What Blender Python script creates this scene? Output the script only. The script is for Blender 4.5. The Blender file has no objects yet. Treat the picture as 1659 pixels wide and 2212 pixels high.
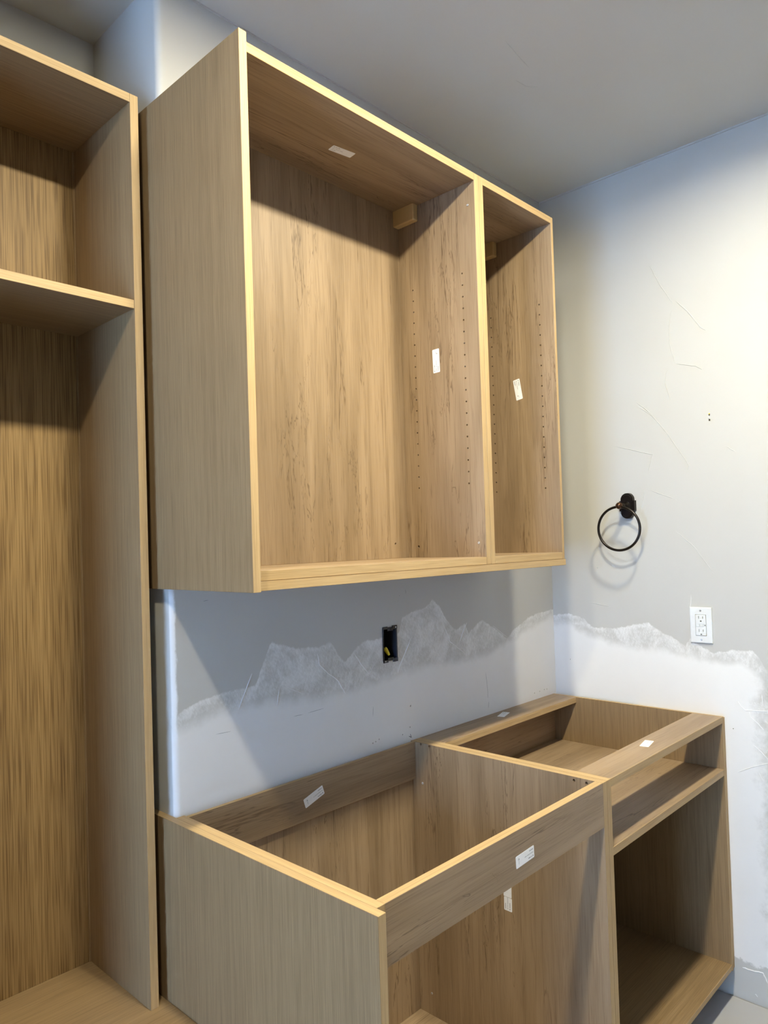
import bpy, bmesh, math, random
from mathutils import Vector, Matrix
random.seed(7)
S = bpy.context.scene
COL = S.collection

# ------------------------------------------------------------------ camera
W, H, F = 1659, 2212, 1576.84
CX, CY, CZ = -2.34843, -1.37853, 1.41001
YAW, PITCH, ROLL = -0.80583, 0.02242, -0.0306
PPX, PPY = -17.29, 29.65
def cam_axes():
    cy, sy, cp, sp = math.cos(YAW), math.sin(YAW), math.cos(PITCH), math.sin(PITCH)
    f = Vector((-sy*cp, cy*cp, sp)); r = Vector((cy, sy, 0)); u = r.cross(f)
    c, s = math.cos(ROLL), math.sin(ROLL)
    return c*r+s*u, -s*r+c*u, f
AR, AU, AF = cam_axes()
cd = bpy.data.cameras.new('camera'); cam = bpy.data.objects.new('camera', cd); COL.objects.link(cam)
cam.matrix_world = Matrix(((AR.x, AU.x, -AF.x, CX), (AR.y, AU.y, -AF.y, CY), (AR.z, AU.z, -AF.z, CZ), (0, 0, 0, 1)))
cd.sensor_fit = 'AUTO'; cd.sensor_width = 36; cd.lens = 36*F/H
cd.shift_x = -PPX/H; cd.shift_y = PPY/H; cd.clip_start = .01
S.camera = cam
def on(px, py, ax, val):
    "point where the line of sight through a photo pixel meets the plane ax = val"
    v = AR*((px-W/2-PPX)/F) + AU*(-(py-H/2-PPY)/F) + AF
    i = 'xyz'.index(ax); o = Vector((CX, CY, CZ))
    return o + v*((val-o[i])/v[i])

# ------------------------------------------------------------------ light
S.view_settings.view_transform = 'Standard'; S.view_settings.look = 'None'
S.view_settings.gamma = 1; S.view_settings.use_curve_mapping = False
S.view_settings.exposure = 0.1
wd = bpy.data.worlds.new('world'); S.world = wd; wd.use_nodes = True
bg = wd.node_tree.nodes['Background']; bg.inputs[0].default_value = (.55, .72, 1, 1); bg.inputs[1].default_value = 1.0
XL, YF, ZC = -5.2, -4.2, 2.633          # left wall, wall behind the camera, ceiling height
WIN = (-1.70, -.35, .30, 2.00)           # y0 y1 z0 z1 of the window in the left wall
DAY_L, DAY_LC = 250, (.33, .55, 1.0)
def daylight(loc, rot, w, h, energy, color):
    al = bpy.data.lights.new('window_left_offscreen', 'AREA'); al.shape = 'RECTANGLE'; al.size = w; al.size_y = h; al.energy = energy; al.color = color
    ao = bpy.data.objects.new('window_left_offscreen', al); COL.objects.link(ao); ao.location = loc; ao.rotation_euler = rot
daylight((XL-.16, (WIN[0]+WIN[1])/2, (WIN[2]+WIN[3])/2), (math.pi/2, 0, -math.pi/2), WIN[1]-WIN[0], WIN[3]-WIN[2], DAY_L, DAY_LC)
SPOT_COL = (1.0, .95, .76)
SPOTS = [(-2.26, -.85, 22, 180), (-1.49, -.86, 34, 180), (-.72, -.86, 19, 168)]      # x, y, watts of the three ceiling downlights

# ------------------------------------------------------------------ materials
def new_mat(n, rough=.5, spec=.4):
    m = bpy.data.materials.new(n); m.use_nodes = True
    b = m.node_tree.nodes['Principled BSDF']; b.inputs['Roughness'].default_value = rough
    b.inputs['Specular IOR Level'].default_value = spec
    return m, m.node_tree.nodes, m.node_tree.links, b
def flat(n, c, rough=.5, metal=0, spec=.4):
    m, N, L, b = new_mat(n, rough, spec)
    b.inputs['Base Color'].default_value = (*c, 1); b.inputs['Metallic'].default_value = metal
    tc = N.new('ShaderNodeTexCoord'); nz = N.new('ShaderNodeTexNoise'); nz.inputs['Scale'].default_value = 90
    mx = N.new('ShaderNodeMix'); mx.data_type = 'RGBA'; mx.inputs[6].default_value = (*[v*.93 for v in c], 1); mx.inputs[7].default_value = (*[min(1, v*1.05) for v in c], 1)
    L.new(tc.outputs['Object'], nz.inputs['Vector']); L.new(nz.outputs['Fac'], mx.inputs[0]); L.new(mx.outputs[2], b.inputs['Base Color'])
    return m
class NB:
    "small helper to chain nodes"
    def __init__(s, N, L): s.N, s.L = N, L
    def put(s, inp, v):
        if hasattr(v, 'is_output'): s.L.new(v, inp)
        else: inp.default_value = v
    def math(s, op, a, b=0.0, c=0.0, clamp=False):
        n = s.N.new('ShaderNodeMath'); n.operation = op; n.use_clamp = clamp
        for i, v in enumerate((a, b, c)): s.put(n.inputs[i], v)
        return n.outputs[0]
    def noise(s, vec, scale, detail=2, rough=.5, dist=0):
        n = s.N.new('ShaderNodeTexNoise'); s.L.new(vec, n.inputs['Vector'])
        n.inputs['Scale'].default_value = scale; n.inputs['Detail'].default_value = detail
        n.inputs['Roughness'].default_value = rough; n.inputs['Distortion'].default_value = dist
        return n.outputs['Fac']
    def map(s, vec, scale, loc=(0, 0, 0), rot=(0, 0, 0)):
        n = s.N.new('ShaderNodeMapping'); s.L.new(vec, n.inputs['Vector'])
        n.inputs['Scale'].default_value = scale; s.put(n.inputs['Location'], loc); n.inputs['Rotation'].default_value = rot
        return n.outputs[0]
    def mix(s, f, a, b):
        n = s.N.new('ShaderNodeMix'); n.data_type = 'RGBA'
        s.put(n.inputs[0], f); s.put(n.inputs[6], a if hasattr(a, 'is_output') else (*a, 1)); s.put(n.inputs[7], b if hasattr(b, 'is_output') else (*b, 1))
        return n.outputs[2]
    def step(s, x, lo, hi, a=0.0, b=1.0, smooth=True):
        n = s.N.new('ShaderNodeMapRange'); n.interpolation_type = 'SMOOTHSTEP' if smooth else 'LINEAR'
        for i, v in enumerate((x, lo, hi, a, b)): s.put(n.inputs[i], v)
        return n.outputs[0]
    def curve(s, x, pts):
        n = s.N.new('ShaderNodeFloatCurve'); s.put(n.inputs['Value'], x)
        c = n.mapping.curves[0]; pts = sorted(pts)
        c.points[0].location = pts[0]; c.points[1].location = pts[-1]
        for p in pts[1:-1]: c.points.new(*p)
        for p in c.points: p.handle_type = 'VECTOR'
        n.mapping.update()
        return n.outputs['Value']
    def bump(s, b, h, strength, dist=.001):
        n = s.N.new('ShaderNodeBump'); n.inputs['Strength'].default_value = strength; n.inputs['Distance'].default_value = dist
        s.L.new(h, n.inputs['Height']); s.L.new(n.outputs[0], b.inputs['Normal'])
def coords(nb, ax, along):
    N, L = nb.N, nb.L
    tc = N.new('ShaderNodeTexCoord'); oi = N.new('ShaderNodeObjectInfo')
    k = N.new('ShaderNodeVectorMath'); k.operation = 'SCALE'; k.inputs[0].default_value = (3.1, 5.7, 4.3); L.new(oi.outputs['Random'], k.inputs['Scale'])
    a = N.new('ShaderNodeVectorMath'); L.new(tc.outputs['Object'], a.inputs[0]); L.new(k.outputs[0], a.inputs[1])
    sc = [1, 1, 1]; sc[ax] = along
    return nb.map(a.outputs[0], sc)
def oak(ax, bold=False, edge=False):
    m, N, L, b = new_mat(('oak_edge_band_%s' % 'xyz'[ax]) if edge else 'rift_oak_%s%s' % ('xyz'[ax], '_bold' if bold else ''), .50, .22); nb = NB(N, L)
    v = coords(nb, ax, .012); v2 = coords(nb, ax, .05)
    wob = nb.noise(v2, 22, 2)
    fine = nb.noise(v, 900 if not bold else 520, 1 if bold else 2, .5)
    mid = nb.noise(v, 130, 2, .5)
    broad = nb.noise(v2, 12, 2, .5)
    lines = nb.step(fine, .34 if not bold else .40, .62 if not bold else .54)
    t = nb.math('ADD', nb.math('MULTIPLY', lines, .55), nb.math('MULTIPLY', nb.step(mid, .3, .7), .3))
    t = nb.math('ADD', t, nb.math('MULTIPLY', nb.step(broad, .3, .7), .15))
    lo, hi = ((.184, .116, .054), (.289, .190, .092)) if not bold else ((.132, .076, .028), (.318, .202, .084))
    if edge: lo, hi = (0.347, 0.228, 0.106), (0.493, 0.339, 0.164)
    L.new(nb.mix(t, lo, hi), b.inputs['Base Color'])
    nb.bump(b, fine, .12, .0004)
    return m
def maple(ax):
    m, N, L, b = new_mat('maple_%s' % 'xyz'[ax], .45, .35); nb = NB(N, L)
    v = coords(nb, ax, .10); v3 = coords(nb, ax, .03); v4 = coords(nb, ax, .22)
    tone = nb.noise(v, 14, 3, .55, .4)
    streak = nb.noise(v3, 90, 3, .6)
    fine = nb.noise(v3, 420, 2, .6)
    base = nb.mix(nb.step(tone, .28, .74), (.228, .152, .082), (.350, .242, .140))
    base = nb.mix(nb.math('MULTIPLY', nb.step(streak, .52, .30), .45), base, (.176, .112, .056))
    base = nb.mix(nb.math('MULTIPLY', nb.step(fine, .35, .65), .18), base, (.385, .282, .174))
    # wandering dark cracks: thin iso-lines of stretched noise, shown only in patches
    v5 = coords(nb, ax, .05)
    n1 = nb.noise(v5, 20, 5, .62, .5); r1 = nb.math('ABSOLUTE', nb.math('SUBTRACT', n1, .5))
    n2 = nb.noise(v, 34, 4, .6, .8); r2 = nb.math('ABSOLUTE', nb.math('SUBTRACT', n2, .53))
    n3 = nb.noise(v3, 60, 3, .6, .2); r3 = nb.math('ABSOLUTE', nb.math('SUBTRACT', n3, .5))
    gate = nb.step(nb.noise(v4, 10, 2, .5), .48, .60); gate2 = nb.step(nb.noise(v4, 8, 2, .5), .54, .64)
    c1 = nb.math('MULTIPLY', nb.step(r1, .014, .002), gate); c2 = nb.math('MULTIPLY', nb.step(r2, .012, .002), gate2)
    c3 = nb.math('MULTIPLY', nb.step(r3, .030, .004), .30)
    cr = nb.math('MULTIPLY', nb.math('MAXIMUM', nb.math('MAXIMUM', c1, c2), c3), .62, clamp=True)
    L.new(nb.mix(cr, base, (0.089, 0.050, 0.022)), b.inputs['Base Color'])
    nb.bump(b, fine, .05, .0003)
    return m
OAK = [oak(i) for i in range(3)]; BOLD = [oak(i, True) for i in range(3)]; MAPLE = [maple(i) for i in range(3)]
EDGE = [oak(i, edge=True) for i in range(3)]
PAINT, COMPOUND = (.485, .465, .415), (.77, .755, .72)
def wall_mat(name, axis, upper, lower, lo_u, hi_u, floor_line=None, bead=None):
    """greige paint with a skim of white joint compound over the lower part; upper / lower = outline of the skim
    as (position along the wall, height) in metres"""
    m, N, L, b = new_mat(name, .62, .25); nb = NB(N, L)
    tc = N.new('ShaderNodeTexCoord'); sep = N.new('ShaderNodeSeparateXYZ'); L.new(tc.outputs['Object'], sep.inputs[0])
    o = tc.outputs['Object']; u = sep.outputs[axis]; z = sep.outputs[2]
    Z0, ZR = .7, 1.0
    un = nb.step(u, lo_u, hi_u, smooth=False)
    nrm = lambda P: [((a-lo_u)/(hi_u-lo_u), (h-Z0)/ZR) for a, h in P]
    cu = nb.math('MULTIPLY_ADD', nb.curve(un, nrm(upper)), ZR, Z0); cl = nb.math('MULTIPLY_ADD', nb.curve(un, nrm(lower)), ZR, Z0)
    j = nb.math('MULTIPLY', nb.math('SUBTRACT', nb.noise(o, 55, 4, .65), .5), .020)
    j2 = nb.math('MULTIPLY', nb.math('SUBTRACT', nb.noise(o, 18, 4, .6), .5), .05)
    zz = nb.math('ADD', z, j); zl = nb.math('ADD', z, j2)
    inside = nb.step(nb.math('SUBTRACT', cu, zz), -.002, .004)
    solid = nb.step(nb.math('SUBTRACT', cl, zl), -.02, .03)
    scr = nb.noise(nb.map(nb.map(o, (1, 1, 1), rot=(.5, .55, 0)), (1, 1, .10)), 210, 4, .7)
    scr2 = nb.noise(nb.map(nb.map(o, (1, 1, 1), rot=(-.35, -.4, 0)), (1, 1, .16)), 150, 4, .7)
    big = nb.noise(o, 13, 3, .55, .8)
    edge = nb.step(nb.math('SUBTRACT', cu, zz), .020, .0)
    sm = nb.math('ADD', nb.step(scr, .36, .68, 0, .30), nb.step(scr2, .40, .66, 0, .22))
    sm = nb.math('ADD', sm, nb.step(big, .38, .68, .06, .48))
    sm = nb.math('ADD', sm, nb.math('MULTIPLY', edge, .16))
    k = nb.math('MULTIPLY', inside, nb.math('MAXIMUM', nb.math('MINIMUM', sm, .9), solid), clamp=True)
    if floor_line:
        fl = nb.math('ADD', nb.math('MULTIPLY', nb.math('SUBTRACT', nb.noise(o, 40, 4, .6), .5), .05), floor_line)
        k = nb.math('MULTIPLY', k, nb.step(nb.math('SUBTRACT', z, fl), -.004, .006))
        vis = nb.step(nb.math('ADD', u, nb.math('MULTIPLY', nb.math('SUBTRACT', nb.noise(o, 14, 4, .7), .5), .12)), -.72, -.655)
        far = nb.step(nb.math('ADD', u, nb.math('MULTIPLY', nb.math('SUBTRACT', nb.noise(o, 7, 4, .65), .5), .22)), -.93, -.86)
        low = nb.step(nb.math('ADD', z, nb.math('MULTIPLY', nb.math('SUBTRACT', nb.noise(o, 9, 4, .65), .5), .30)), 1.02, .93)
        patch = nb.math('MULTIPLY', nb.math('MULTIPLY', far, low), nb.math('ADD', nb.step(scr, .40, .72, .0, .42), nb.step(big, .45, .66, 0, .55)))
        k = nb.math('MULTIPLY', k, nb.math('MAXIMUM', vis, patch), clamp=True)
    if bead is not None:
        w = nb.math('MULTIPLY_ADD', nb.math('SUBTRACT', nb.noise(nb.map(o, (1, 1, .5)), 45, 4, .7), .5), .016, bead)
        br = nb.math('MULTIPLY', nb.step(nb.math('SUBTRACT', w, u), -.002, .004), nb.step(z, 1.34, 1.30))
        br = nb.math('MULTIPLY', br, nb.step(sep.outputs[1], .011, .006))
        k = nb.math('MAXIMUM', k, nb.math('MULTIPLY', br, .95))
        # returning face past the bead stays painted
        k = nb.math('MULTIPLY', k, nb.step(sep.outputs[1], .012, .007))
    tone = nb.noise(o, 5, 3, .5)
    pc = nb.mix(tone, tuple(v*.96 for v in PAINT), tuple(v*1.03 for v in PAINT))
    cc = nb.mix(nb.noise(o, 8, 4, .6), tuple(v*.95 for v in COMPOUND), tuple(min(1, v*1.03) for v in COMPOUND))
    L.new(nb.mix(k, pc, cc), b.inputs['Base Color'])
    h = nb.math('ADD', nb.math('MULTIPLY', nb.noise(o, 160, 3, .6), .35), nb.math('MULTIPLY', k, 1.0))
    nb.bump(b, h, .22, .0012)
    return m
def px_back(P): return [(on(x, y, 'y', 0).x, on(x, y, 'y', 0).z) for x, y in P]
def px_right(P): return [(on(x, y, 'x', 0).y, on(x, y, 'x', 0).z) for x, y in P]
bu = px_back([(397, 1535), (425, 1515), (470, 1500), (553, 1480), (562, 1450), (585, 1387), (602, 1390), (640, 1400), (690, 1397), (715, 1387), (730, 1412), (745, 1430), (765, 1405), (785, 1385), (815, 1380), (862, 1368), (868, 1335), (890, 1320), (915, 1315), (935, 1295), (950, 1310), (962, 1335), (985, 1362), (1004, 1345), (1012, 1368), (1040, 1338), (1070, 1358), (1095, 1378), (1110, 1360), (1140, 1335), (1160, 1325), (1186, 1318)])
bl = px_back([(397, 1560), (425, 1550), (470, 1530), (520, 1520), (600, 1505), (700, 1497), (760, 1482), (820, 1460), (860, 1445), (920, 1430), (1000, 1420), (1060, 1405), (1100, 1375), (1150, 1345), (1186, 1328)])
ru = px_right([(1200, 1328), (1230, 1325), (1260, 1335), (1280, 1355), (1330, 1357), (1350, 1354), (1365, 1350), (1400, 1345), (1420, 1360), (1450, 1375), (1480, 1395), (1492, 1378), (1502, 1388), (1540, 1410), (1580, 1405), (1625, 1405), (1640, 1420), (1656, 1450)])
rl = px_right([(1200, 1340), (1230, 1340), (1270, 1365), (1330, 1385), (1400, 1398), (1450, 1400), (1485, 1410), (1540, 1420), (1600, 1425), (1640, 1450), (1656, 1480)])
WALLB = wall_mat('paint_and_compound_back', 0, bu, bl, -1.543, 0., bead=-1.5315)
WALLR = wall_mat('paint_and_compound_right', 1, ru, rl, -.70, 0., floor_line=.115)
def paint(name, c, bumpy=.15):
    m, N, L, b = new_mat(name, .7, .25); nb = NB(N, L)
    tc = N.new('ShaderNodeTexCoord'); o = tc.outputs['Object']
    L.new(nb.mix(nb.noise(o, 4, 3), tuple(v*.97 for v in c), tuple(v*1.03 for v in c)), b.inputs['Base Color'])
    nb.bump(b, nb.noise(o, 160, 3, .6), bumpy, .001)
    return m
WALLP = paint('greige_paint', PAINT); CEILP = paint('ceiling_paint', (.54, .52, .465))
def tile_mat():
    m, N, L, b = new_mat('grey_veined_tile', .35, .5); nb = NB(N, L)
    tc = N.new('ShaderNodeTexCoord'); g = N.new('ShaderNodeNewGeometry'); o = g.outputs['Position']
    n = nb.noise(nb.map(o, (1, .45, 1), rot=(0, 0, .6)), 2.1, 4, .5, .5); r = nb.math('ABSOLUTE', nb.math('SUBTRACT', n, .5))
    gate = nb.step(nb.noise(o, 3.1, 2), .48, .62)
    base = nb.mix(nb.noise(o, 6, 4), (.37, .36, .345), (.43, .42, .405))
    L.new(nb.mix(nb.math('MULTIPLY', nb.step(r, .005, .0008, 0, .55), gate), base, (.68, .67, .65)), b.inputs['Base Color'])
    return m
TILE = tile_mat(); GROUT = flat('grout', (.34, .33, .31), .9)
WHITE = flat('white_plastic', (.70, .71, .70), .3); PAPER = flat('sticker_paper', (.84, .84, .84), .6)
INK = flat('sticker_ink', (.12, .12, .13), .7); PENCIL = flat('pencil', (.10, .10, .11), .8); CORE = flat('board_core', (.30, .21, .13), .9); GYPSUM = flat('gypsum', (.66, .64, .60), .9)
BRONZE = flat('oil_rubbed_bronze', (.022, .017, .014), .32, .75, .6); COPPER = flat('worn_bronze', (.09, .045, .025), .28, .85)
BLACKPL = flat('black_plastic', (.018, .018, .020), .45); YELLOW = flat('yellow_plastic', (.72, .55, .02), .4)
BEIGE = flat('tan_plastic', (.56, .37, .15), .45); STEEL = flat('steel_screw', (.62, .62, .62), .3, .9)
RIDGE = flat('dried_compound', COMPOUND, .7); RIDGEP = flat('painted_ridge', PAINT, .6)
TRIMW = flat('white_trim', (.75, .75, .73), .4); BRASS = flat('brass_contact', (.45, .33, .14), .35, .9)
def emit(n, c, s):
    m, N, L, b = new_mat(n); b.inputs['Base Color'].default_value = (*c, 1)
    b.inputs['Emission Color'].default_value = (*c, 1); b.inputs['Emission Strength'].default_value = s
    return m
GLOW = emit('lamp_lens', SPOT_COL, 12.0)
def glass():
    m, N, L, b = new_mat('window_glass', .02); b.inputs['Transmission Weight'].default_value = 1; b.inputs['IOR'].default_value = 1.1
    return m
GLASS = glass()

# ------------------------------------------------------------------ builders
def obj(name, bm, mats, parent=None, smooth=False, **kw):
    me = bpy.data.meshes.new(name); bm.normal_update(); bm.to_mesh(me); bm.free()
    for m in (mats if isinstance(mats, list) else [mats]): me.materials.append(m)
    if smooth:
        for p in me.polygons: p.use_smooth = True
    o = bpy.data.objects.new(name, me); COL.objects.link(o)
    if parent: attach(o, parent)
    for k, v in kw.items(): o[k] = v
    return o
def attach(o, parent):
    o.parent = parent
    bpy.context.view_layer.update()
    o.matrix_parent_inverse = parent.matrix_world.inverted()
def thing(name, loc, label, cat, group=None):
    o = bpy.data.objects.new(name, None); o.location = loc; o.empty_display_size = .05; COL.objects.link(o)
    o['label'] = label; o['category'] = cat
    if group: o['group'] = group
    bpy.context.view_layer.update()
    return o
def add_box(bm, x0, x1, y0, y1, z0, z1, bev=0, seg=1, mi=0):
    vs = [bm.verts.new((x, y, z)) for x in (x0, x1) for y in (y0, y1) for z in (z0, z1)]
    fs = [bm.faces.new([vs[i] for i in q]) for q in ((0, 1, 3, 2), (4, 6, 7, 5), (0, 4, 5, 1), (2, 3, 7, 6), (0, 2, 6, 4), (1, 5, 7, 3))]
    for f in fs: f.material_index = mi
    if bev:
        es = list({e for f in fs for e in f.edges})
        bmesh.ops.bevel(bm, geom=es, offset=bev, segments=seg, affect='EDGES', profile=.5)
    return fs
def panel(name, x0, x1, y0, y1, z0, z1, kind, grain, parent, **kw):
    "a board: the two big faces run along `grain`, every edge band along its own length"
    if isinstance(grain, str): grain = 'xyz'.index(grain)
    d = [x1-x0, y1-y0, z1-z0]; thin = d.index(min(d))
    bm = bmesh.new(); add_box(bm, x0, x1, y0, y1, z0, z1, .0006)
    bm.normal_update()
    for f in bm.faces:
        n = [abs(c) for c in f.normal]; a = n.index(max(n))
        if a == thin: f.material_index = grain
        else:
            o = [i for i in range(3) if i != a]; f.material_index = o[0] if d[o[0]] > d[o[1]] else o[1]
    ed = kw.pop('edge', EDGE)
    mats = list(kind)
    if ed:      # banded edges in another pattern
        mats = list(kind)+list(ed)
        for f in bm.faces:
            n = [abs(c) for c in f.normal]
            if n.index(max(n)) != thin: f.material_index += 3
    # local origin at the board centre so every board has its own grain
    c = Vector(((x0+x1)/2, (y0+y1)/2, (z0+z1)/2))
    bmesh.ops.translate(bm, verts=bm.verts, vec=-c)
    me = bpy.data.meshes.new(name); bm.to_mesh(me); bm.free()
    for m in mats: me.materials.append(m)
    o = bpy.data.objects.new(name, me); COL.objects.link(o); o.location = c
    for k, v in kw.items(): o[k] = v
    if parent: attach(o, parent)
    return o
def add_cyl(bm, c, axis, r0, r1, length, seg=20, mi=0, caps=True):
    c = Vector(c); a = Vector(axis).normalized(); t = a.orthogonal().normalized(); b = a.cross(t)
    R = []
    for k, r in ((0, r0), (1, r1)):
        R.append([bm.verts.new(c + a*length*k + (t*math.cos(2*math.pi*i/seg)+b*math.sin(2*math.pi*i/seg))*r) for i in range(seg)])
    for i in range(seg):
        f = bm.faces.new([R[0][i], R[0][(i+1) % seg], R[1][(i+1) % seg], R[1][i]]); f.material_index = mi
    if caps:
        bm.faces.new(R[0][::-1]).material_index = mi; bm.faces.new(R[1]).material_index = mi
def add_lathe(bm, c, axis, prof, seg=24, mi=0):
    "prof = list of (distance along axis, radius)"
    c = Vector(c); a = Vector(axis).normalized(); t = a.orthogonal().normalized(); b = a.cross(t); R = []
    for s, r in prof:
        R.append([bm.verts.new(c + a*s + (t*math.cos(2*math.pi*i/seg)+b*math.sin(2*math.pi*i/seg))*max(r, 1e-5)) for i in range(seg)])
    for p, q in zip(R, R[1:]):
        for i in range(seg):
            bm.faces.new([p[i], p[(i+1) % seg], q[(i+1) % seg], q[i]]).material_index = mi
    bm.faces.new(R[0][::-1]).material_index = mi; bm.faces.new(R[-1]).material_index = mi
def add_tube(bm, pts, r, n=6, seg=8, mi=0, taper=True):
    pts = [Vector(p) for p in pts]; R = []
    for i, p in enumerate(pts):
        d = (pts[min(i+1, len(pts)-1)]-pts[max(i-1, 0)]).normalized(); t = d.orthogonal().normalized(); b = d.cross(t)
        k = .35 if taper and i in (0, len(pts)-1) else 1
        R.append([bm.verts.new(p+(t*math.cos(2*math.pi*j/seg)+b*math.sin(2*math.pi*j/seg))*r*k) for j in range(seg)])
    for p, q in zip(R, R[1:]):
        for j in range(seg):
            # match nearest ring vertices to avoid twisting
            bm.faces.new([p[j], p[(j+1) % seg], q[(j+1) % seg], q[j]]).material_index = mi
    bm.faces.new(R[0][::-1]).material_index = mi; bm.faces.new(R[-1]).material_index = mi
def strip(name, pts, nrm, w, h, mat, parent, **kw):
    "thin raised line lying on a wall: pts on the wall, nrm = wall normal, w = half width, h = height"
    n = Vector(nrm); P = [Vector(p) for p in pts]; bm = bmesh.new(); R = []
    for i, p in enumerate(P):
        d = (P[min(i+1, len(P)-1)]-P[max(i-1, 0)]).normalized(); s = n.cross(d).normalized()
        k = .3 if i in (0, len(P)-1) else 1
        R.append([bm.verts.new(p+s*w*k-n*.0004), bm.verts.new(p+s*w*.4*k+n*h*k), bm.verts.new(p-s*w*.4*k+n*h*k), bm.verts.new(p-s*w*k-n*.0004)])
    for a, b in zip(R, R[1:]):
        for j in range(3): bm.faces.new([a[j], b[j], b[j+1], a[j+1]])
    bm.faces.new(R[0]); bm.faces.new(R[-1][::-1])
    bmesh.ops.recalc_face_normals(bm, faces=bm.faces)
    return obj(name, bm, mat, parent, **kw)
def dense(P, k=5, wob=.0):
    out = []
    for a, b in zip(P, P[1:]):
        for i in range(k):
            t = i/k; out.append((a[0]+(b[0]-a[0])*t+random.uniform(-wob, wob), a[1]+(b[1]-a[1])*t+random.uniform(-wob, wob)))
    return out+[P[-1]]
def struct(name, bm, mats, **kw): return obj(name, bm, mats, None, kind='structure', **kw)

# ------------------------------------------------------------------ room shell
XR, YA = -1.543, .294          # outside corner of the back wall, back of the alcove
T = .12
bm = bmesh.new(); add_box(bm, XL-T, T, YF-T, YA+T, -.06, -.006); floor = struct('floor', bm, GROUT)
TS = .60
tile_me = None
y = YF; 
for i in range(9):
    for j in range(8):
        x0 = -i*TS; x1 = max(x0-TS, XL); y1 = YA-j*TS; y0 = max(y1-TS, YF)
        if x0-x1 < .05 or y1-y0 < .05: continue
        bm = bmesh.new(); add_box(bm, x1+.0015, x0-(.005 if i == 0 else .0015), y0+.0015, y1-.0015, -.010, 0, .001)
        obj('tile', bm, TILE, floor)
bm = bmesh.new(); add_box(bm, XL-T, T, YF-T, YA+T, ZC, ZC+.1); ceiling = struct('ceiling', bm, CEILP)
# back wall with its rounded outside corner and the return into the alcove
r = .014; bm = bmesh.new()
prof = [(T, 0), (XR+r, 0)] + [(XR+r-r*math.sin(a), r-r*math.cos(a)) for a in [math.pi/2*k/8 for k in range(1, 9)]] + [(XR, YA), (XR, YA+T), (T, YA+T)]
def prism(bm, prof, z0, z1):
    a = [bm.verts.new((x, y, z0)) for x, y in prof]; b = [bm.verts.new((x, y, z1)) for x, y in prof]
    n = len(prof)
    for i in range(n): bm.faces.new([a[i], a[(i+1) % n], b[(i+1) % n], b[i]])
    bm.faces.new(a[::-1]); bm.faces.new(b)
    bmesh.ops.recalc_face_normals(bm, faces=bm.faces)
prism(bm, prof, -.01, ZC)
wall_back = struct('wall_back', bm, WALLB)
EBX = (-.9013, -.8440, 1.0790, 1.1772)      # opening for the electrical box
for p in wall_back.data.polygons:
    if abs(p.normal.z) < .1: p.use_smooth = True
wall_back.data.set_sharp_from_angle(angle=math.radians(32))
bm = bmesh.new(); add_box(bm, 0, T, YF-T, 0, -.01, ZC); wall_right = struct('wall_right', bm, WALLR)
XN = -2.065                    # far side of the niche that holds the tower
bm = bmesh.new(); add_box(bm, XN, XR, YA, YA+T, -.01, ZC); struct('wall_niche', bm, WALLP)
bm = bmesh.new(); add_box(bm, XL-T, XN, 0, YA+T, -.01, ZC); struct('wall_beside_niche', bm, WALLP)
def holed_wall(name, axis, lo, hi, a0, a1, win):
    "wall slab between a0 and a1 along the other axis, with one window opening"
    bm = bmesh.new()
    def put(p, q, z0, z1):
        if axis == 'x': add_box(bm, lo, hi, p, q, z0, z1)
        else: add_box(bm, p, q, lo, hi, z0, z1)
    put(a0, win[0], -.01, ZC); put(win[1], a1, -.01, ZC); put(win[0], win[1], -.01, win[2]); put(win[0], win[1], win[3], ZC)
    struct(name, bm, WALLP)
def window(name, axis, lo, win, fw=.05):
    def put(bm, p, q, z0, z1, d0=.03, d1=.09):
        if axis == 'x': add_box(bm, lo-d1, lo-d0, p, q, z0, z1)
        else: add_box(bm, p, q, lo-d1, lo-d0, z0, z1)
    bm = bmesh.new(); m = (win[0]+win[1])/2
    put(bm, win[0], win[1], win[2], win[2]+fw); put(bm, win[0], win[1], win[3]-fw, win[3])
    for p in (win[0], m-fw/2, win[1]-fw): put(bm, p, p+fw, win[2]+fw, win[3]-fw)
    w = struct(name, bm, TRIMW)
    for p in (win[0]+fw, m+fw/2):
        bm = bmesh.new(); put(bm, p, p+(win[1]-win[0])/2-1.5*fw, win[2]+fw, win[3]-fw, .058, .063); obj('pane', bm, GLASS, w)
bm = bmesh.new(); add_box(bm, XL-T, T, YF-T, YF, -.01, ZC); struct('wall_front', bm, WALLP)
holed_wall('wall_left', 'x', XL-T, XL, YF, 0, WIN); window('window_1', 'x', XL, WIN)

# hairlines of caulk where walls meet the ceiling
bm = bmesh.new(); add_box(bm, -.004, 0, YF, -.004, ZC-.005, ZC+.001); struct('trim_1', bm, RIDGEP)
bm = bmesh.new(); add_box(bm, XR+r, -.004, -.003, 0, ZC-.004, ZC+.001); struct('trim_2', bm, RIDGEP)

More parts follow.
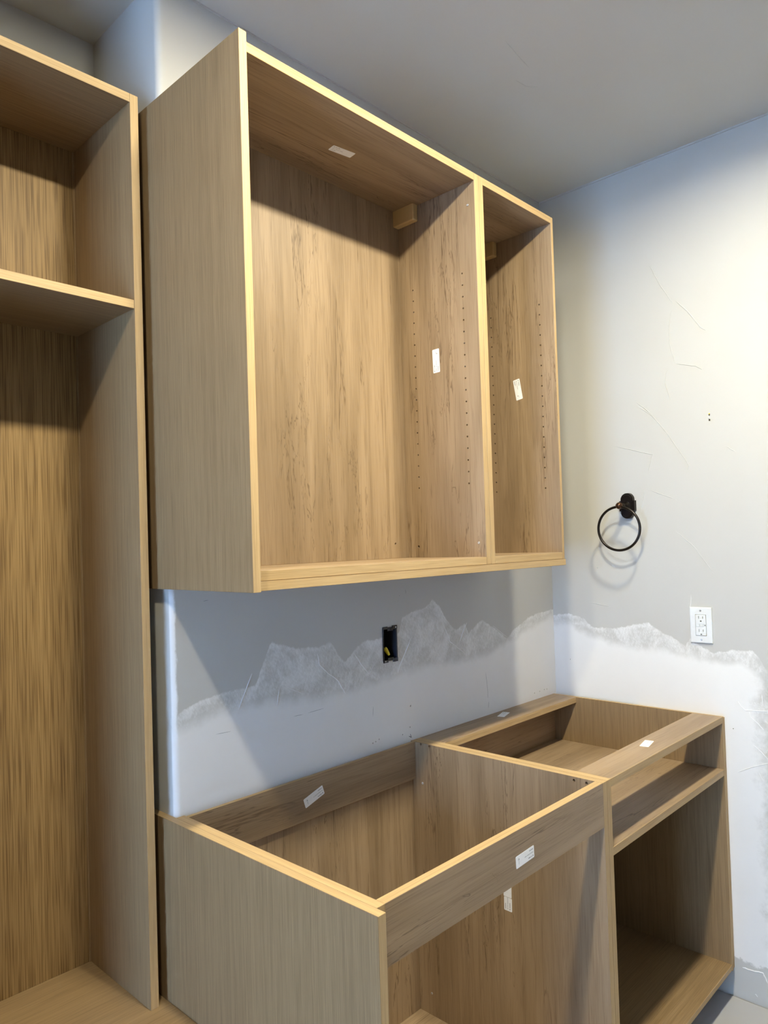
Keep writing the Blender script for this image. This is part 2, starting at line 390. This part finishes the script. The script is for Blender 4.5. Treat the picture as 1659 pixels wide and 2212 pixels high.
# dried ridges, pencil marks and screw holes on the walls
def zp(P, ox, oy, s): return [(ox+x/s, oy+y/s) for x, y in P]
def back_strip(name, P, w, h, mat, wob=.6): strip(name, [on(x, y, 'y', 0) for x, y in dense(P, 4, wob)], (0, -1, 0), w, h, mat, wall_back)
def right_strip(name, P, w, h, mat, wob=.6): strip(name, [on(x, y, 'x', 0) for x, y in dense(P, 4, wob)], (-1, 0, 0), w, h, mat, wall_right)
A = (300, 1230, 2.765); B = (850, 1230, 2.0507)
for P in ([(1065, 505), (1080, 570), (1130, 620), (1190, 665), (1235, 745)], [(1285, 500), (1330, 570), (1375, 625), (1410, 560)], [(1625, 410), (1560, 570), (1545, 620)],
          [(675, 620), (640, 720), (595, 840)], [(880, 700), (985, 745)], [(825, 815), (840, 710)]):
    back_strip('compound_ridge', zp(P, *A), .0011, .0011, RIDGE)
for P in ([(215, 225), (250, 320), (320, 375)], [(325, 235), (290, 330)], [(440, 250), (505, 300)]):
    back_strip('compound_ridge', zp(P, *B), .0011, .0011, RIDGE)
for P in ([(925, 878), (980, 866)], [(1010, 858), (1105, 830)], [(1400, 818), (1398, 878)], [(460, 985), (550, 967)], [(1625, 805), (1623, 822)], [(1555, 155), (1557, 160)], [(1548, 186), (1550, 190)], [(385, 190), (415, 183)]):
    back_strip('pencil_mark', zp(P, *A), .0005, .0002, PENCIL, .2)
for P in ([(408, 455), (418, 540), (418, 570)], [(422, 585), (420, 615)], [(53, 90), (54, 108)]):
    back_strip('pencil_mark', zp(P, *B), .0006, .0002, PENCIL, .2)
CUTS = {}                                    # board or wall -> shapes to be cut out of it at the end
def cutter(target):
    if target.name not in CUTS: CUTS[target.name] = (target, bmesh.new())
    return CUTS[target.name][1]
add_box(cutter(wall_back), EBX[0]+.0005, EBX[1]-.0005, -.05, .062, EBX[2]+.003, EBX[3]-.003)
def cup(bm, c, n, rad, deep, seg=12):
    "lining of a drilled hole: open at the surface, closed at the bottom"
    c = Vector(c); a = -Vector(n).normalized(); t = a.orthogonal().normalized(); b = a.cross(t)
    ring = [[bm.verts.new(c+a*d+(t*math.cos(2*math.pi*k/seg)+b*math.sin(2*math.pi*k/seg))*rad*.985) for k in range(seg)] for d in (.0002, deep-.0004)]
    for k in range(seg): bm.faces.new([ring[0][k], ring[1][k], ring[1][(k+1) % seg], ring[0][(k+1) % seg]])
    bm.faces.new(ring[1])
def drill(target, c, n, rad, deep, seg=12):
    add_cyl(cutter(target), Vector(c)-Vector(n).normalized()*deep, n, rad, rad, deep+.003, seg)
def hole_at(name, c, n, rad, parent, deep=.012):
    drill(parent, c, n, rad, deep); bm = bmesh.new(); cup(bm, c, n, rad, deep); return obj(name, bm, GYPSUM, parent)
for x, y in zp([(1398, 1038), (1415, 1028), (1435, 1015), (1575, 987), (1620, 942)], *A)+zp([(625, 548), (648, 540), (668, 532), (680, 530), (75, 605)], *B):
    hole_at('screw_hole', on(x, y, 'y', 0), (0, -1, 0), .0019, wall_back)
back_strip('pencil_mark', [(883, 1590), (889, 1593), (886, 1585)], .0013, .0004, PENCIL, .2)
Cz = (1159, 850, 3.318)
for P in ([(720, 90), (830, 160), (940, 290), (1090, 510), (1085, 550)], [(785, 680), (1010, 765)], [(770, 690), (750, 850)], [(1000, 985), (1140, 1110), (1270, 1290)], [(375, 1495), (535, 1530)], [(545, 375), (830, 435), (800, 560)], [(1350, 372), (1430, 420)]):
    right_strip('paint_ridge', zp(P, *Cz), .0016, .0009, RIDGEP)
D = (1180, 200, 3.16)
for P in ([(705, 1180), (770, 1300), (870, 1450)], [(880, 1420), (960, 1490), (1050, 1600), (1090, 1625)], [(855, 1470), (835, 1600), (845, 1720), (875, 1840)], [(880, 1850), (1020, 1865), (1065, 1890)], [(825, 1880), (810, 1980), (850, 2110)], [(610, 2110), (725, 2200)]):
    right_strip('paint_ridge', zp(P, *D), .0018, .0011, RIDGEP)
right_strip('compound_seam', zp([(1108, 1440), (1100, 1560)], *Cz), .0009, .0006, RIDGE); right_strip('compound_seam', zp([(1095, 1800), (1090, 1920)], *Cz), .0014, .0008, RIDGE)
Ez = (1500, 1500, 10.06)
for P, mt in (([(945, 145), (1010, 260), (1110, 350), (1300, 355), (1640, 372)], RIDGE), ([(1465, 0), (1485, 240)], RIDGE), ([(1190, 380), (1220, 500), (1370, 620), (1510, 780)], RIDGE), ([(1280, 1100), (1420, 1220), (1590, 1400)], RIDGE), ([(930, 1690), (1260, 1580), (1640, 1488)], RIDGE), ([(1400, 1700), (1500, 1880)], RIDGE)):
    right_strip('compound_ridge', zp(P, *Ez), .0012, .0008, mt, .3)
right_strip('compound_ridge', [(1604, 2090), (1630, 2098), (1648, 2102), (1659, 2125)], .0022, .0012, RIDGE)
right_strip('paint_scratch', [(1631, 2147), (1637, 2154)], .0012, .0006, RIDGE)
for x, y in zp([(437, 1250), (243, 1905)], *Cz): hole_at('screw_hole', on(x, y, 'x', 0), (-1, 0, 0), .0016, wall_right)
hole_at('screw_hole', on(1584, 1574, 'x', 0), (-1, 0, 0), .0016, wall_right)
for P in ([(495, 180), (545, 240), (600, 300)], [(540, 355), (588, 383), (640, 385)]):
    pts = [on(850+x/2.0507, y/2.0507, 'z', ZC) for x, y in dense(P, 3, .5)]
    strip('paint_ridge', pts, (0, 0, -1), .0018, .0007, RIDGEP, ceiling)

# ------------------------------------------------------------------ ceiling downlights
def downlight(x, y, watts, spread, label):
    t = thing('ceiling_downlight', (x, y, ZC), label, 'ceiling light', 'round downlights in the ceiling')
    bm = bmesh.new()
    ring = [(.058, -.001), (.062, -.008), (.086, -.004), (.088, .002)]
    seg = 40; R = [[bm.verts.new((x+rr*math.cos(2*math.pi*i/seg), y+rr*math.sin(2*math.pi*i/seg), ZC+z)) for i in range(seg)] for rr, z in ring]
    for p, q in zip(R, R[1:]):
        for i in range(seg): bm.faces.new([p[i], p[(i+1) % seg], q[(i+1) % seg], q[i]])
    obj('trim_ring', bm, TRIMW, t, True)
    bm = bmesh.new(); add_lathe(bm, (x, y, ZC), (0, 0, -1), [(-.001, .060), (.002, .058), (.005, .04), (.006, .001)], 32)
    obj('lens', bm, GLOW, t, True)
    l = bpy.data.lights.new('ceiling_downlight_offscreen', 'AREA'); l.shape = 'DISK'; l.size = .10; l.energy = watts; l.color = SPOT_COL; l.spread = math.radians(spread)
    lo = bpy.data.objects.new('ceiling_downlight_offscreen', l); COL.objects.link(lo); lo.location = (x, y, ZC-.009); attach(lo, t)
downlight(*SPOTS[0], 'round white ceiling downlight in front of the tall shelf tower')
downlight(*SPOTS[1], 'round white ceiling downlight in front of the wide wall cabinet')
downlight(*SPOTS[2], 'round white ceiling downlight between narrow wall cabinet and towel ring wall')

# ------------------------------------------------------------------ wall cabinets
TP = .0196
xE, tE, yE, zEt, zEb = -1.5606, .0176, -.3139, 2.3532, 1.3256
yU, zUt, zUb, xUR, xD, yUk = -.2831, 2.3613, 1.3440, -.4063, -.7815, -.0167
EP = panel('end_panel', xE, xE+tE, yE, .115, zEb, zEt, OAK, 'z', None)
EP['label'] = 'tall narrow oak end panel covering the side of the wide wall cabinet'; EP['category'] = 'panel'
bm = bmesh.new()
def small_holes(name, cs, n, rad, parent, kind='stuff'):
    bm = bmesh.new()
    for c in cs: cup(bm, c, n, rad, .009); drill(parent, c, n, rad, .009)
    o = obj(name, bm, CORE, parent)
    if kind: o['kind'] = kind
    return o
def screw(c, n, parent, rad=.0035):
    bm = bmesh.new(); c = Vector(c); n = Vector(n)
    add_lathe(bm, c-n*.002, n, [(0, rad), (.0022, rad), (.0030, rad*.75), (.0030, rad*.4), (.0018, rad*.25)], 14)
    return obj('screw', bm, STEEL, parent, True)
def sticker(parent, P, ax, val, nrm, text=1, torn=False):
    "paper label from its photo corners TL TR BR BL (in reading direction), one mesh: paper + ink"
    q = [on(x, y, ax, val) for x, y in P]; c = sum(q, Vector())/4
    n = Vector(nrm); u = ((q[1]-q[0])+(q[2]-q[3])).normalized(); v = n.cross(u).normalized()
    if v.dot(q[0]-q[3]) < 0: v = -v
    w, h = .0645, .0235
    if torn: w = .075
    bm = bmesh.new()
    def quad(x0, x1, y0, y1, lift, mi, rot=0):
        pts = [(x0, y0), (x1, y0), (x1, y1), (x0, y1)]
        cs, sn = math.cos(rot), math.sin(rot); mx, my = (x0+x1)/2, (y0+y1)/2
        vs = [bm.verts.new(c+u*(mx+(a-mx)*cs-(b-my)*sn)+v*(my+(a-mx)*sn+(b-my)*cs)+n*lift) for a, b in pts]
        bm.faces.new(vs).material_index = mi
    def card(x0, x1, y0, y1, rr):
        pts = []
        for (ox, oy, a0) in ((x1-rr, y1-rr, 0), (x0+rr, y1-rr, 90), (x0+rr, y0+rr, 180), (x1-rr, y0+rr, 270)):
            for k in range(4):
                a = math.radians(a0+30*k); pts.append((ox+rr*math.cos(a), oy+rr*math.sin(a)))
        lo = [bm.verts.new(c+u*a+v*b-n*.0002) for a, b in pts]; hi = [bm.verts.new(c+u*a+v*b+n*.00025) for a, b in pts]
        bm.faces.new(hi); bm.faces.new(lo[::-1]); k = len(pts)
        for i in range(k): bm.faces.new([lo[i], lo[(i+1) % k], hi[(i+1) % k], hi[i]])
    if torn: card(-w/2, -.004, -h/2+.001, h/2+.001, .002); card(-.0032, w/2, -h/2, h/2, .002)
    else: card(-w/2, w/2, -h/2, h/2, .0024)
    def row(y, x0, x1, hgt=.0016):
        x = x0
        while x < x1:
            d = random.uniform(.0006, .0016); quad(x, min(x+d, x1), y-hgt/2*random.uniform(.6, 1), y+hgt/2, .0004, 1); x += d+random.uniform(.0003, .0007)
            if random.random() < .12: x += .0012
    if text:
        L0 = -w/2
        quad(L0+.004, L0+.0062, h/2-.0062, h/2-.0038, .0004, 1); row(h/2-.005, L0+.0085, L0+.022, .0018)
        row(0, L0+.004, L0+.034, .0012)
        if text != 3: row(-h/2+.0055, L0+.004, L0+.018, .0016)
        if text == 2:
            ax0 = w/2-.010; quad(ax0-.0003, ax0+.0003, -.006, .006, .0004, 1)
            for sg in (-1, 1): quad(ax0-.0003+sg*.0012, ax0+.0003+sg*.0012, .0-.0058, -.0022, .0004, 1, -sg*.5)
        if text == 4:
            a0 = w/2-.013; quad(a0, a0+.006, -.0006, 0, .0004, 1); quad(a0, a0+.0006, -.004, 0, .0004, 1); quad(a0-.001, a0+.0016, -.005, -.0036, .0004, 1)
    return obj('label_sticker', bm, [PAPER, INK], parent, label='small white paper label with tiny print')
G = 'open wall cabinets hung side by side'
# wide one
x0, x1 = xE+tE, xD
wc = thing('wall_cabinet', ((x0+x1)/2, yU/2, zUb), 'wide doorless oak-look wall cabinet without shelves, beside the tall tower', 'cabinet', G)
panel('side_panel', x0, x0+TP, yU, -.002, zUb, zUt, MAPLE, 'z', wc)
sp = panel('side_panel', x1-TP, x1-.0002, yU, -.002, zUb, zUt, MAPLE, 'z', wc)
top = panel('top_panel', x0+TP, x1-TP, yU, -.002, zUt-TP, zUt, MAPLE, 'x', wc)
panel('bottom_panel', x0+TP, x1-TP, yU, -.002, zUb, zUb+TP, MAPLE, 'x', wc)
bp = panel('back_panel', x0+TP, x1-TP, yUk, -.002, zUb+TP, zUt-TP, MAPLE, 'z', wc)
sticker(top, [(720.1, 313.5), (767.9, 331.6), (756.7, 341), (708.9, 322.9)], 'z', zUt-TP, (0, 0, -1), 1)
sticker(sp, [(936.3, 806.3), (933.8, 757), (948.1, 752.8), (950.6, 802.6)], 'x', x1-TP, (-1, 0, 0), 4)
zs = [1.556+k*(2.110-1.556)/18 for k in range(19)]
small_holes('pin_holes', [(x1-TP, -.064, z) for z in zs]+[(x1-TP, -.2352, z) for z in zs], (-1, 0, 0), .0024, sp)
small_holes('fixing_hole', [on(904.5, 1181, 'x', x1-TP)], (-1, 0, 0), .0038, sp, None); small_holes('fixing_hole', [on(854.6, 1174.6, 'y', yUk)], (0, -1, 0), .0032, bp, None)
screw(on(1034.5, 1172.6, 'x', x1-TP), (-1, 0, 0), sp); screw(on(1010, 443, 'x', x1-TP), (-1, 0, 0), sp)
def bracket(xs, parent):
    bm = bmesh.new(); add_box(bm, xs-.021, xs, -.091, yUk, zUt-TP-.046, zUt-TP)
    es = [e for e in bm.edges if all(v.co.z < zUt-TP-.03 for v in e.verts) or (all(v.co.y < -.08 for v in e.verts) and abs(e.verts[0].co.z-e.verts[1].co.z) > .01)]
    bmesh.ops.bevel(bm, geom=es, offset=.004, segments=3, affect='EDGES', profile=.5)
    obj('hanging_bracket', bm, BEIGE, parent, label='tan plastic bracket cover in the top corner')
bracket(x1-TP, wc)
# narrow one
x0, x1 = xD, xUR
nc = thing('wall_cabinet', ((x0+x1)/2, yU/2, zUb), 'narrow doorless oak-look wall cabinet, at the towel ring end of the pair', 'cabinet', G)
panel('side_panel', x0+.0002, x0+TP, yU, -.002, zUb, zUt, MAPLE, 'z', nc)
sp2 = panel('side_panel', x1-TP*.62, x1, yU, -.002, zUb, zUt, MAPLE, 'z', nc)
xi = x1-TP*.62
panel('top_panel', x0+TP, xi, yU, -.002, zUt-TP, zUt, MAPLE, 'x', nc)
panel('bottom_panel', x0+TP, xi, yU, -.002, zUb, zUb+TP, MAPLE, 'x', nc)
panel('back_panel', x0+TP, xi, yUk, -.002, zUb+TP, zUt-TP, MAPLE, 'z', nc)
sticker(sp2, [(1121.4, 817.8), (1129.2, 860.8), (1116, 865.4), (1108.4, 822.5)], 'x', xi, (-1, 0, 0), 4)
small_holes('pin_holes', [(xi, -.0592, z) for z in zs]+[(xi, -.2345, z) for z in zs], (-1, 0, 0), .0024, sp2)
bracket(xi, nc)
bt = panel('bottom_trim_panel', xE+tE, xUR+.001, yU-.003, -.002, zUb-.0185, zUb-.0004, OAK, 'x', None)
bt['label'] = 'thin finished oak board fixed under the two wall cabinets'; bt['category'] = 'panel'

# ------------------------------------------------------------------ base cabinets
yB, yBE, zBt, xS, xBR, zSh, zFl, hR, tb = -.5809, -.6014, .8482, -.7810, -.0198, .6904, .1067, .100, .0181
e2 = panel('end_panel', XR-.0176, XR, yBE, .200, .0, zBt+.0006, OAK, 'z', None)
e2['label'] = 'low oak end panel standing on the floor beside the sink base cabinet'; e2['category'] = 'panel'
x0, x1 = XR, xS
sb = thing('sink_base_cabinet', ((x0+x1)/2, yB/2, 0), 'open-topped sink base cabinet with only rails across front and back', 'cabinet', 'open base cabinets without worktop')
panel('side_panel', x0+.0004, x0+TP, yB, -.002, zFl-TP, zBt, MAPLE, 'z', sb)
ss = panel('side_panel', x1-TP, x1-.0002, yB, -.002, zFl-TP, zBt, MAPLE, 'z', sb)
panel('back_panel', x0+TP, x1-TP, -.0085, -.002, zFl, zBt-.02, MAPLE, 'z', sb)
br = panel('back_rail', x0+TP, x1-TP, -tb-.0002, -.0088, zBt-.102, zBt, MAPLE, 'x', sb)
frl = panel('front_rail', x0+TP, x1-TP, yB, yB+TP, zBt-hR, zBt, MAPLE, 'x', sb)
panel('bottom_panel', x0+TP, x1-TP, yB, -.002, zFl-TP, zFl, MAPLE, 'x', sb)
panel('toe_kick', x0+.002, x1, -.50, -.482, 0, zFl-TP, OAK, 'x', sb)
sticker(br, [(701.1, 1713.5), (660.7, 1746.9), (655, 1727.6), (696, 1696)], 'y', -tb-.0002, (0, -1, 0), 2)
sticker(frl, [(1154.5, 1850.7), (1115.8, 1878), (1113.4, 1851.9), (1152.4, 1825)], 'y', yB, (0, -1, 0), 2)
xs = x1-TP
sticker(ss, [(1106, 1967.5), (1105.2, 1908), (1086.9, 1905.4), (1088.1, 1959.3)], 'x', xs, (-1, 0, 0), 4, True)
for p in ((909, 1608), (927, 1613), (1240, 1686), (1267, 1692)): small_holes('fixing_hole', [on(*p, 'x', xs)], (-1, 0, 0), .0036, ss, None)
screw(on(913, 1692, 'x', xs), (-1, 0, 0), ss); screw(on(933, 2146, 'x', xs), (-1, 0, 0), ss)
x0, x1 = xS, xBR
rb = thing('base_cabinet', ((x0+x1)/2, yB/2, 0), 'open base cabinet with one fixed shelf and two flat top stretchers, against the outlet wall', 'cabinet', 'open base cabinets without worktop')
panel('side_panel', x0+.0002, x0+TP, yB, -.002, zFl-TP, zBt, OAK, 'z', rb)
panel('side_panel', x1-TP*.45, x1, yB, -.002, zFl-TP, zBt, OAK, 'z', rb)
xi = x1-TP*.45
fs = panel('stretcher', x0+TP, xi, yB, yB+.0885, zBt-TP, zBt, MAPLE, 'x', rb)
rs = panel('stretcher', x0+TP, xi, -.0945, -.002, zBt-TP, zBt, MAPLE, 'x', rb)
panel('back_panel', x0+TP, xi, -.0085, -.002, zFl, zBt-TP, MAPLE, 'x', rb)
panel('shelf', x0+TP, xi, yB+.001, -.0086, zSh-TP, zSh, MAPLE, 'x', rb)
panel('bottom_panel', x0+TP, xi, yB, -.0086, zFl-TP*.8, zFl, OAK, 'x', rb)
panel('toe_kick', x0, x1, -.50, -.482, 0, zFl-TP, OAK, 'x', rb)
sticker(rs, [(1084.6, 1538), (1073, 1547.7), (1089.4, 1549), (1103.9, 1538.6)], 'z', zBt, (0, 0, 1), 3)
sticker(fs, [(1413.7, 1600), (1400.5, 1614.5), (1380.5, 1611.6), (1393.2, 1598.9)], 'z', zBt, (0, 0, 1), 3)
fl = panel('filler_strip', xBR+.0004, -.0002, -.578, -.30, zFl-TP, zBt-.006, OAK, 'z', None)
fl['label'] = 'narrow oak filler strip between base cabinet and plastered wall'; fl['category'] = 'filler'

# ------------------------------------------------------------------ bench cabinet and the tall tower on it
zB = .4743; bx0, bx1, by0 = -2.063, XR-.0185, -.30
bc = thing('bench_cabinet', ((bx0+bx1)/2, 0, 0), 'low deep oak cabinet carrying the tall shelf tower', 'cabinet')
panel('top_panel', bx0, bx1, by0, YA-.002, zB-.019, zB, OAK, 'x', bc)
panel('side_panel', bx0, bx0+.019, by0+.02, YA-.002, .0, zB-.019, OAK, 'z', bc)
panel('side_panel', bx1-.019, bx1, by0+.02, YA-.002, .0, zB-.019, OAK, 'z', bc)
panel('back_panel', bx0+.019, bx1-.019, YA-.012, YA-.003, .1, zB-.019, OAK, 'z', bc)
panel('bottom_panel', bx0+.019, bx1-.019, by0+.02, YA-.012, .09, .109, OAK, 'x', bc)
panel('toe_kick', bx0+.019, bx1-.019, by0+.09, by0+.108, 0, .09, OAK, 'x', bc)
mid = (bx0+bx1)/2
panel('door', bx0+.002, mid-.0015, by0, by0+.0195, .1, zB-.021, OAK, 'z', bc)
panel('door', mid+.0015, bx1-.002, by0, by0+.0195, .1, zB-.021, OAK, 'z', bc)
xT, tt, yT, zTt, zS1, yTb = -1.5841, .0185, .0109, 2.3607, 1.9269, .2811
tx0 = -2.045
tw = thing('shelf_tower', ((tx0+xT)/2, .15, zB), 'tall doorless oak shelf tower standing on the low bench cabinet', 'cabinet')
panel('side_panel', xT-tt, xT, yT, yTb+.008, zB, zTt, OAK, 'z', tw)
panel('side_panel', tx0, tx0+tt, yT, yTb+.008, zB, zTt, OAK, 'z', tw)
panel('top_panel', tx0+tt, xT-tt, yT, yTb+.008, zTt-tt, zTt, OAK, 'x', tw)
panel('shelf', tx0+tt, xT-tt, yT+.001, yTb, zS1-tt, zS1, OAK, 'x', tw)
panel('back_panel', tx0+tt, xT-tt, yTb, yTb+.008, zB, zTt-tt, BOLD, 'z', tw)
bm = bmesh.new(); add_box(bm, xT-tt-.0035, xT-tt, yTb-.0015, yTb, zB, zTt-tt); obj('corner_bead', bm, OAK[2], tw)

# ------------------------------------------------------------------ towel ring
yr, zr = -.2985, 1.505
tr = thing('towel_ring', (0, yr, zr), 'dark bronze towel ring on the painted wall beside the wall cabinets', 'towel ring')
def plate_outline(s, rr, hh, sw, sh):
    # vertical capsule crossed by a small square-shouldered block
    P = []
    a0 = math.asin(sh/rr) if sh < rr else 1.2
    yy = hh-rr
    for k in range(13):
        a = math.pi*k/12; P.append((rr*math.cos(a), yy+rr*math.sin(a)))
    P += [(-rr, sh), (-sw, sh), (-sw, -sh), (-rr, -sh)]
    for k in range(13):
        a = math.pi+math.pi*k/12; P.append((rr*math.cos(a), -yy+rr*math.sin(a)))
    P += [(rr, -sh), (sw, -sh), (sw, sh), (rr, sh)]
    return [(p*s, q*s) for p, q in P]
def plate_solid(bm, P, xa, xb, shrink=.93):
    lo = [bm.verts.new((xa, yr+p, zr+q)) for p, q in P]; hi = [bm.verts.new((xb, yr+p*shrink, zr+q*shrink)) for p, q in P]
    k = len(P)
    for i in range(k): bm.faces.new([lo[i], lo[(i+1) % k], hi[(i+1) % k], hi[i]])
    bm.faces.new(lo[::-1]); bm.faces.new(hi); bmesh.ops.recalc_face_normals(bm, faces=bm.faces)
bm = bmesh.new(); plate_solid(bm, plate_outline(1, .0215, .0435, .0268, .0175), 0, -.014, .97); plate_solid(bm, plate_outline(.84, .0215, .0455, .0235, .0175), -.0139, -.018, .94)
obj('backplate', bm, BRONZE, tr)
bm = bmesh.new(); add_lathe(bm, (-.016, yr, zr), (-1, 0, 0), [(0, .0145), (.004, .0135), (.007, .0095), (.013, .0075), (.022, .0078), (.028, .0095), (.032, .0085), (.046, .0075)], 24)
obj('post', bm, BRONZE, tr, True)
RX = -.066
bm = bmesh.new(); bmesh.ops.create_uvsphere(bm, u_segments=24, v_segments=16, radius=.0115, matrix=Matrix.Translation((RX, yr+.002, zr))); obj('ball_end', bm, COPPER, tr, True)
RR = .0715; bm = bmesh.new(); nseg, ns = 72, 12; ring = []
for i in range(nseg):
    a = 2*math.pi*i/nseg; c = Vector((RX, yr+.006+RR*math.sin(a), zr-.0035-RR+RR*math.cos(a))); rad = Vector((0, math.sin(a), math.cos(a)))
    ring.append([bm.verts.new(c+rad*.0042*math.cos(2*math.pi*j/ns)+Vector((1, 0, 0))*.0042*math.sin(2*math.pi*j/ns)) for j in range(ns)])
for i in range(nseg):
    p, q = ring[i], ring[(i+1) % nseg]
    for j in range(ns): bm.faces.new([p[j], p[(j+1) % ns], q[(j+1) % ns], q[j]])
obj('ring', bm, BRONZE, tr, True)

# ------------------------------------------------------------------ GFCI outlet
oy, oz = -.5205, 1.1200
go = thing('wall_outlet', (0, oy, oz), 'white duplex outlet with test buttons on the plastered wall', 'outlet')
bm = bmesh.new(); add_box(bm, -.0055, 0, oy-.0335, oy+.0335, oz-.0555, oz+.0555)
es = [e for e in bm.edges if all(v.co.x < -.004 for v in e.verts)]
bmesh.ops.bevel(bm, geom=es, offset=.003, segments=3, affect='EDGES', profile=.6); cp = obj('cover_plate', bm, WHITE, go)
add_box(cutter(cp), -.02, .02, oy-.0166, oy+.0166, oz-.0332, oz+.0332)
add_box(cutter(wall_right), -.003, .0225, oy-.0166, oy+.0166, oz-.0332, oz+.0332)
bm = bmesh.new(); add_box(bm, -.0070, .0220, oy-.0156, oy+.0156, oz-.0322, oz+.0322, .0008, 2); fc = obj('receptacle_face', bm, WHITE, go)
for s in (1, -1):
    zc = oz+s*.0205
    for dy, hh in ((.0055, .0042), (-.0070, .0036)):
        add_box(cutter(fc), -.02, .0100, oy+dy-.0009, oy+dy+.0009, zc+.0035-hh, zc+.0035+hh)
        bm = bmesh.new(); add_box(bm, .0085, .0102, oy+dy-.0008, oy+dy+.0008, zc+.0036-hh, zc+.0034+hh); obj('slot', bm, BRASS, fc)
    drill(fc, (-.0070, oy-.0008, zc-.0080), (-1, 0, 0), .0024, .017, 14)
    bm = bmesh.new(); add_cyl(bm, (.0095, oy-.0008, zc-.0080), (-1, 0, 0), .0022, .0022, .0010, 14); obj('ground_hole', bm, BRASS, fc)
add_box(cutter(fc), -.02, -.0050, oy-.0086, oy+.0151, oz-.0051, oz+.0051)
for a, b in ((-.0078, .0028), (.0036, .0144)):
    bm = bmesh.new(); add_box(bm, -.0076, -.0049, oy+a, oy+b, oz-.0043, oz+.0043, .0004); obj('button', bm, WHITE, fc)
bm = bmesh.new(); add_box(bm, -.0073, -.0066, oy-.0140, oy-.0120, oz-.0022, oz+.0022); obj('indicator', bm, BLACKPL, fc)
for s in (1, -1):
    bm = bmesh.new(); add_lathe(bm, (-.0050, oy, oz+s*.0455), (-1, 0, 0), [(0, .0031), (.0010, .0031), (.0016, .002), (.0008, .0009)], 16); q = obj('screw', bm, STEEL, go, True)

# ------------------------------------------------------------------ open electrical box in the back wall
ex0, ex1, ez0, ez1 = EBX
eb = thing('electrical_box', ((ex0+ex1)/2, 0, ez0), 'empty black plastic electrical box set in the patched wall under the cabinets', 'electrical box')
w = .0022
bm = bmesh.new(); g = .0012; a0, a1, c0, c1 = ex0+.001, ex1-.001, ez0+.0035, ez1-.0035
add_box(bm, a0, a0+g, -.0005, .060, c0, c1); add_box(bm, a1-g, a1, -.0005, .060, c0, c1)
add_box(bm, a0+g, a1-g, -.0005, .060, c0, c0+g); add_box(bm, a0+g, a1-g, -.0005, .060, c1-g, c1); add_box(bm, a0, a1, .0585, .0605, c0, c1)
obj('shell', bm, BLACKPL, eb)
bm = bmesh.new()
add_box(bm, ex0, ex0+w, -.0036, -.0010, ez0, ez1, .0004); obj('rim', bm, BLACKPL, eb)
bm = bmesh.new(); add_box(bm, ex1-w*.7, ex1, -.0032, -.0010, ez0, ez1, .0004); obj('rim', bm, BLACKPL, eb)
cx = (ex0+ex1)/2
for s, z in ((1, ez1), (-1, ez0)):
    bm = bmesh.new(); zz = lambda a, b: (min(z-s*a, z-s*b), max(z-s*a, z-s*b))
    add_box(bm, ex0, cx-.010, -.0044, -.0010, *zz(0, .007), .0005); add_box(bm, cx+.010, ex1, -.0044, -.0010, *zz(-.001, .009), .0005)
    add_box(bm, cx-.011, cx+.012, -.0040, -.0010, *zz(.005, .0125), .0008)
    ear = obj('mounting_ear', bm, BLACKPL, eb)
    bm = bmesh.new(); add_lathe(bm, (cx+.002, -.0038, z-s*.009), (0, -1, 0), [(0, .0026), (.0010, .0026), (.0010, .0018), (.0001, .0016)], 14); obj('screw_hole', bm, BLACKPL, ear)
    screw((ex1-.0065 if s > 0 else ex0+.0065, -.0044, z-s*.0045), (0, -1, 0), ear, .0022)
wn = on(831, 1399.5, 'y', .010); wm = on(840.5, 1415, 'y', .004)
bm = bmesh.new(); dr = (wm-wn).normalized(); ln = (wm-wn).length
add_lathe(bm, wn, dr, [(0, .0050), (ln*.25, .0058), (ln*.55, .0052), (ln*.9, .0040), (ln, .0030)], 14)
wno = obj('wire_nut', bm, YELLOW, None); wno['label'] = 'yellow twist-on wire nut hanging inside the black electrical box'; wno['category'] = 'wire nut'

# ------------------------------------------------------------------ wall anchor left in the right wall
ay, az = -.569, 1.766
wa = thing('wall_anchor', (0, ay, az), 'tiny broken-out screw anchor in the bare painted wall above the outlet', 'anchor')
for nm, dz, hh in (('anchor_hole', .0075, .0036), ('anchor_hole', -.0085, .0042)):
    add_box(cutter(wall_right), -.003, .014, ay-.0026, ay+.0018, az+dz-hh, az+dz+hh*.6)
    bm = bmesh.new(); add_box(bm, .0125, .0142, ay-.0025, ay+.0017, az+dz-hh+.0001, az+dz+hh*.6-.0001); obj(nm, bm, GYPSUM, wa)
bm = bmesh.new(); add_tube(bm, [(-.001, ay+.001, az+.004), (-.0022, ay+.0018, az), (-.001, ay+.001, az-.005)], .0012, seg=6); obj('torn_paper', bm, COMPOUND and RIDGE, wa)
bm = bmesh.new(); add_cyl(bm, (0, ay-.0005, az+.010), (-1, 0, 0), .0022, .0016, .0016, 8); obj('plug', bm, YELLOW, wa)

# ------------------------------------------------------------------ cut the collected holes
for target, bm in CUTS.values():
    bmesh.ops.recalc_face_normals(bm, faces=bm.faces)
    cut = obj('hole_cutter', bm, CORE); bpy.context.view_layer.update()
    for solver in ('EXACT', 'FAST'):
        mod = target.modifiers.new('holes', 'BOOLEAN'); mod.object = cut; mod.operation = 'DIFFERENCE'; mod.solver = solver
        nm = bpy.data.meshes.new_from_object(target.evaluated_get(bpy.context.evaluated_depsgraph_get()))
        target.modifiers.clear()
        if len(nm.polygons) > len(target.data.polygons): target.data = nm; break
    bpy.data.objects.remove(cut)
wall_back.data.set_sharp_from_angle(angle=math.radians(32))
